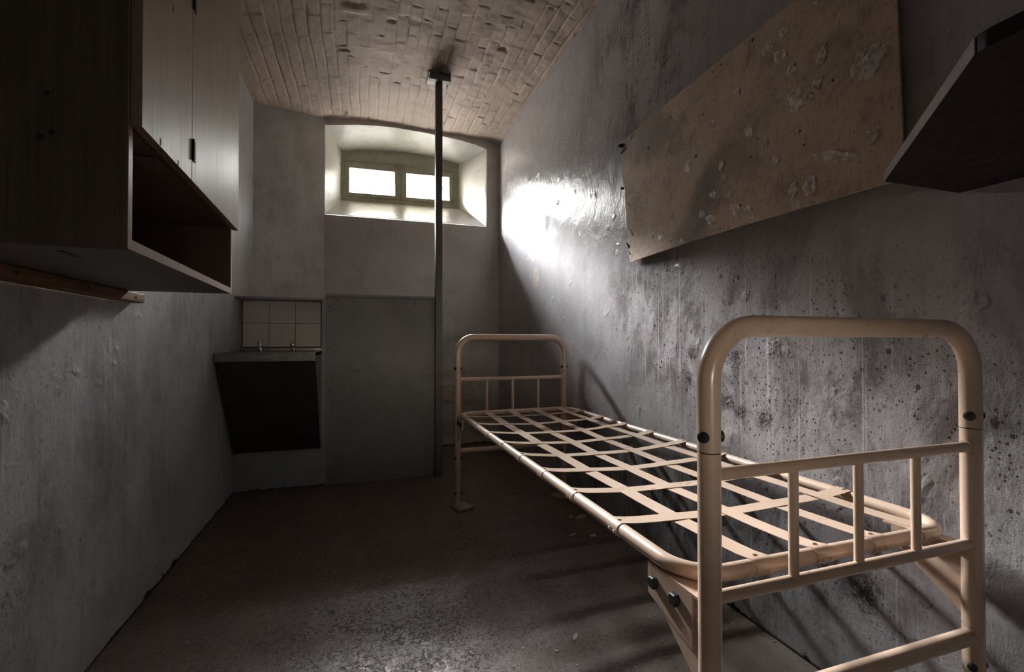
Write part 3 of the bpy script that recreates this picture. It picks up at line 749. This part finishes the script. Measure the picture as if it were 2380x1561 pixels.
# ------------------------------------------------------------------ fibreboard pinned to the wall
brd = thing('fibreboard_panel', 'warped brown fibreboard panel with torn glue spots on the right wall', 'board', (1.32, 1.45, 1.73))
rl = brd.location
def board_x(y, z):                                   # face of the warped sheet
    s = (2.12 - y) / 1.31
    return XR - .014 - .036 * math.sin(math.pi * min(max(s, 0), 1)) ** .8 * (.5 + .5 * max(0, (2.05 - z) / .65)) - .006 * s
def board_mesh():
    ny, nz = 48, 26; v = []; f = []
    for i in range(ny + 1):
        for k in range(nz + 1):
            t = k / nz; s = i / ny
            z0 = 1.402 + .010 * s; z1 = 2.055 + .022 * s
            yl = 2.052 + .075 * min(1, t * 1.25) ** .7; yr = .803 + .018 * t
            y = yl + (yr - yl) * s; z = z0 + (z1 - z0) * t
            y += .0015 * math.sin(z * 90) if i == 0 else 0
            v.append((board_x(y, z), y, z))
    n1 = len(v)
    v += [(x + .007, y, z) for x, y, z in v]
    W = nz + 1
    for i in range(ny):
        for k in range(nz):
            a = i * W + k
            f.append((a, a + 1, a + W + 1, a + W)); f.append((n1 + a, n1 + a + W, n1 + a + W + 1, n1 + a + 1))
    ring = [k for k in range(W)] + [i * W + nz for i in range(1, ny + 1)] + [ny * W + k for k in range(nz - 1, -1, -1)] + [i * W for i in range(ny - 1, 0, -1)]
    for a, b in zip(ring, ring[1:] + ring[:1]): f.append((a, b, n1 + b, n1 + a))
    return fixn(mesh('sheet', v, f))
link('sheet', rel(board_mesh(), rl), mat_board, brd, 30)
def blobmesh(cy_, cz_, ry, rz, rot, h=.001, nseg=26, rag=.28):
    v = []; f = []; rings = 4
    ph = [random.uniform(0, 6.28) for _ in range(4)]
    def P(y, z, hh): return (board_x(y, z) - hh, y, z)
    v.append(P(cy_, cz_, h * random.uniform(.2, 1)))
    for r in range(1, rings + 1):
        for k in range(nseg):
            a = 2 * math.pi * k / nseg
            q = 1 + rag * (.5 * math.sin(3 * a + ph[0]) + .4 * math.sin(5 * a + ph[1]) + .35 * math.sin(9 * a + ph[2])) + random.uniform(-.06, .06)
            y_, z_ = ry * q * r / rings * math.cos(a), rz * q * r / rings * math.sin(a)
            y = cy_ + y_ * math.cos(rot) - z_ * math.sin(rot); z = cz_ + y_ * math.sin(rot) + z_ * math.cos(rot)
            hh = (h * random.uniform(.1, 1.3) if r < rings - 1 else (h * random.uniform(.9, 1.9) if r == rings - 1 else -.0004))
            v.append(P(y, z, hh))
    for k in range(nseg): f.append((0, 1 + k, 1 + (k + 1) % nseg))
    for r in range(rings - 1):
        for k in range(nseg):
            a = 1 + r * nseg + k; b = 1 + r * nseg + (k + 1) % nseg
            f.append((a, b, b + nseg, a + nseg))
    return fixn(mesh('glue', v, f))
spots = [(1.097, 1.775, .024, .022, 0), (1.092, 1.742, .028, .028, .4), (1.025, 1.768, .018, .026, .3), (.906, 1.757, .022, .046, .1), (.868, 1.752, .028, .05, .3), (1.15, 1.925, .03, .022, .6),
         (1.59, 1.722, .022, .03, .2), (1.27, 1.735, .02, .024, 0), (1.11, 1.86, .02, .02, .5), (1.01, 1.845, .018, .03, .2), (.97, 1.533, .075, .016, .35), (.875, 1.548, .02, .022, .4), (1.05, 1.74, .016, .018, 0), (1.165, 1.59, .014, .02, 0),
         (1.385, 1.602, .014, .02, .3), (1.36, 1.54, .012, .016, 0), (1.44, 1.56, .02, .013, .4), (1.33, 1.475, .026, .018, .7), (1.27, 1.455, .02, .014, .4), (1.10, 1.475, .017, .026, .2), (1.045, 1.468, .022, .034, .1),
         (1.092, 1.428, .03, .015, .5), (1.50, 1.50, .02, .014, .5), (1.45, 1.468, .03, .018, .5), (1.25, 1.42, .022, .012, .3), (1.62, 1.42, .016, .010, .5), (1.69, 1.545, .01, .012, 0), (1.40, 1.66, .014, .018, .2), (1.205, 1.66, .012, .02, .3), (1.20, 1.98, .026, .02, .3), (1.14, 2.0, .02, .018, .3), (1.45, 1.84, .012, .02, .3), (1.33, 1.90, .02, .014, .6), (1.78, 1.47, .02, .015, .2), (1.70, 1.44, .012, .01, 0), (1.02, 2.03, .02, .02, .2)]
for s in spots: link('glue_patch', rel(blobmesh(*s), rl), mat_glue, brd, True)
def leaf(p, d, L, w, name, mat, curl=.35):
    p = Vector(p); d = Vector(d).normalized(); nrm = Vector((-1, 0, 0)); s = d.cross(nrm).normalized()
    v = []; f = []
    for i in range(7):
        t = i / 6; ww = w * math.sin(math.pi * (.08 + .84 * t)) * .5; q = p + d * L * t + nrm * (curl * L * t * t)
        v += [q - s * ww, q + s * ww, q + s * ww + nrm * .001, q - s * ww + nrm * .001]
    for i in range(6):
        for k in range(4): f.append((i * 4 + k, i * 4 + (k + 1) % 4, i * 4 + 4 + (k + 1) % 4, i * 4 + 4 + k))
    f += [(0, 1, 2, 3), (24, 25, 26, 27)]
    return link(name, rel(fixn(mesh('leaf', v, f)), rl), mat, brd)
leaf((1.319, 2.10, 2.02), (0, .8, .25), .05, .022, 'tape_scrap', mat_tape); leaf((1.319, 2.10, 2.02), (0, .5, -.8), .045, .024, 'tape_scrap', mat_tape); leaf((1.319, 2.08, 2.02), (0, -.8, .6), .05, .008, 'tape_scrap', mat_rust)
leaf((1.317, 2.055, 1.455), (0, .2, 1), .05, .018, 'tape_scrap', mat_tape); leaf((1.317, 2.045, 1.415), (0, .1, 1), .045, .010, 'tape_scrap', mat_rust)
leaf((1.319, 2.118, 1.80), (0, .9, .3), .022, .014, 'tape_scrap', mat_tape)
leaf((1.316, 2.02, 1.495), (0, .12, 1), .075, .012, 'torn_splinter', mat_flake, .28)

for ny_, nz_ in ((2.09, 2.035), (2.03, 1.43), (1.45, 2.04), (1.40, 1.42), (.84, 2.04), (.83, 1.44)):
    link('nail', rel(tube([(board_x(ny_, nz_) - .0012, ny_, nz_), (XR + .00005, ny_, nz_)], .0035, 10), rl), mat_bolt, brd, True)

# ------------------------------------------------------------------ dark shelf on the right wall
shp = [(XR - .001, .700), (1.085, .700), (.705, .352), (.700, .34), (.690, -.35), (XR - .001, -.35)]
shf = tag(link('wall_shelf', rel(prism(shp, 'Z', 1.345, 1.3675, .0028), (1.05, .2, 1.345)), mat_shelf, None, 30, (1.05, .2, 1.345)),
          'dark brown laminate shelf with a clipped corner, high on the right wall', 'shelf')
eb = [(1.085, .701), (.7046, .3527), (.7042, .352), (.6995, .34)]
def edge_strip(pts, z0, z1, th):
    v = []; f = []
    for i, p in enumerate(pts):
        a = Vector(pts[max(i - 1, 0)]); b = Vector(pts[min(i + 1, len(pts) - 1)]); d = (b - a).normalized(); nrm = Vector((d.y, -d.x)) * -1
        if nrm.x > 0: nrm = -nrm
        q = Vector(p) + nrm * th
        v += [(p[0], p[1], z0), (p[0], p[1], z1), (q.x, q.y, z1), (q.x, q.y, z0)]
    for i in range(len(pts) - 1):
        for k in range(4): f.append((i * 4 + k, i * 4 + (k + 1) % 4, i * 4 + 4 + (k + 1) % 4, i * 4 + 4 + k))
    e = len(v) - 4; f += [(0, 1, 2, 3), (e, e + 1, e + 2, e + 3)]
    return fixn(mesh('edge', v, f))
link('edge_facing', rel(edge_strip([(1.084, .7005), (.7055, .3525)], 1.3462, 1.3663, .0016), (1.05, .2, 1.345)), mat_shelf_lit, shf)  # window-lit edge painted as a lighter strip

# ------------------------------------------------------------------ flakes on the floor
def flake_mesh(L, w, h):
    n = random.choice((5, 6, 7)); v = []; a0 = random.uniform(0, 6.28)
    for zz in (0, .0012):
        for k in range(n):
            a = a0 + 2 * math.pi * k / n; q = (.75 + .5 * ((k * 7919) % 13) / 13)
            x, y = L * .5 * q * math.cos(a), w * .5 * q * math.sin(a)
            v.append((x, y, .0006 + zz + abs(x) / L * h))
    f = [tuple(range(n)), tuple(range(n, 2 * n))] + [(k, (k + 1) % n, n + (k + 1) % n, n + k) for k in range(n)]
    return fixn(mesh('flake', v, f))
big = [('paint_flake', (1.20, 2.40, 0), .085, .05, .012, .4, 'largest curled paint flake, beside the far right foot of the bed'),
       ('paint_flake', (1.06, 2.20, 0), .055, .02, .004, .2, 'long thin paint flake under the middle of the bed'),
       ('paint_flake', (1.15, 2.15, 0), .06, .035, .010, .8, 'ragged paint flake under the bed, right of the long thin one'),
       ('paint_flake', (1.15, 2.42, 0), .05, .03, .008, 1.1, 'paint flake lying just left of the largest curled flake'),
       ('paint_flake', (.701, 1.439, 0), .045, .014, .002, .9, 'small strip of paint on the open floor left of the bed'),
       ('paint_flake', (.611, 1.393, 0), .018, .012, .002, .1, 'small paint chip on the floor, left of the paint strip')]
for nm, p, L, w, h, r, lab in big:
    me = flake_mesh(L, w, h); me.transform(Matrix.Rotation(r, 4, 'Z'))
    tag(link(nm, me, mat_flake, None, False, p), lab, 'paint flake')
bits = []
for _ in range(420):
    if random.random() < .6: x = XR - abs(random.gauss(0, .28)) - .012; y = random.uniform(.75, 2.9)
    else: x = random.uniform(XL + .03, XR - .05); y = random.uniform(.9, 3.4)
    if x < XL + .02 or any(abs(x - a_) < .13 and abs(y - b_) < .13 for a_ in (BX0, BX1) for b_ in (YH, YT)): continue
    s = random.uniform(.003, .010) * (1.6 if random.random() < .08 else 1)
    me = flake_mesh(s, s * random.uniform(.3, .8), .0006); me.transform(Matrix.Translation((x, y, 0)) @ Matrix.Rotation(random.uniform(0, 3), 4, 'Z'))
    bits.append(me)
tag(link('paint_crumbs', join(bits), mat_flake), 'tiny pale paint crumbs scattered over the dark red-brown floor', 'debris', None, 'stuff')

# ------------------------------------------------------------------ light: overcast daylight through the window
W = bpy.data.worlds.new('daylight'); S.world = W; W.use_nodes = True
bg = W.node_tree.nodes['Background']
wt = W.node_tree; wc = wt.nodes.new('ShaderNodeTexCoord'); ws = wt.nodes.new('ShaderNodeSeparateXYZ'); wr = wt.nodes.new('ShaderNodeValToRGB')
wt.links.new(wc.outputs['Generated'], ws.inputs[0]); wt.links.new(ws.outputs[2], wr.inputs[0])
wx = wt.nodes.new('ShaderNodeMapRange'); wx.interpolation_type = 'SMOOTHSTEP'; wt.links.new(ws.outputs[0], wx.inputs[0])
for k_, v_ in ((1, -.10), (2, .34), (3, 1.), (4, .05)): wx.inputs[k_].default_value = v_   # brighter towards one side of the yard
wm = wt.nodes.new('ShaderNodeVectorMath'); wm.operation = 'SCALE'; wt.links.new(wr.outputs[0], wm.inputs[0]); wt.links.new(wx.outputs[0], wm.inputs['Scale'])
wt.links.new(wm.outputs[0], bg.inputs[0])
cr = wr.color_ramp                                     # dim yard and wall below, bright overcast sky above
cr.elements[0].position = .0; cr.elements[0].color = (.035, .032, .029, 1)
cr.elements[1].position = .80; cr.elements[1].color = (.05, .05, .052, 1)
for p_, c_ in ((.14, (.030, .0275, .025, 1)), (.22, (.031, .030, .029, 1)), (.352, (.034, .033, .032, 1)), (.393, (.50, .495, .49, 1)), (.44, (1., .985, .98, 1)), (.48, (.82, .81, .805, 1)), (.53, (.40, .434, .43, 1)), (.59, (.44, .434, .432, 1)), (.62, (.05, .05, .05, 1))):
    e_ = cr.elements.new(p_); e_.color = c_
bg.inputs[1].default_value = 2150.
pd = bpy.data.lights.new('window_daylight', 'AREA'); pd.shape = 'RECTANGLE'; pd.size = 1.22; pd.size_y = .62
pd.cycles.is_portal = True
po = bpy.data.objects.new('window_daylight', pd); COL.objects.link(po)
po.location = (.42, YF + .465, 2.66); po.rotation_euler = (math.radians(-90), 0, 0)

# ------------------------------------------------------------------ camera
F, YAW, PITCH, ROLL = 1081., .3191, .012, -.001
cam = bpy.data.cameras.new('camera'); co = bpy.data.objects.new('camera', cam); COL.objects.link(co)
cam.sensor_width = 36; cam.lens = F / 2380 * 36; cam.clip_start = .02
fw = Vector((math.sin(YAW) * math.cos(PITCH), math.cos(YAW) * math.cos(PITCH), math.sin(PITCH)))
rt = Vector((math.cos(YAW), -math.sin(YAW), 0)); up = rt.cross(fw)
r2 = rt * math.cos(ROLL) + up * math.sin(ROLL); u2 = -rt * math.sin(ROLL) + up * math.cos(ROLL)
co.matrix_world = Matrix(((r2.x, u2.x, -fw.x, 0), (r2.y, u2.y, -fw.y, 0), (r2.z, u2.z, -fw.z, 1.), (0, 0, 0, 1)))
S.camera = co
S.view_settings.view_transform = 'Standard'; S.view_settings.look = 'None'
S.view_settings.exposure = .35; S.view_settings.gamma = 1.; S.view_settings.use_curve_mapping = False
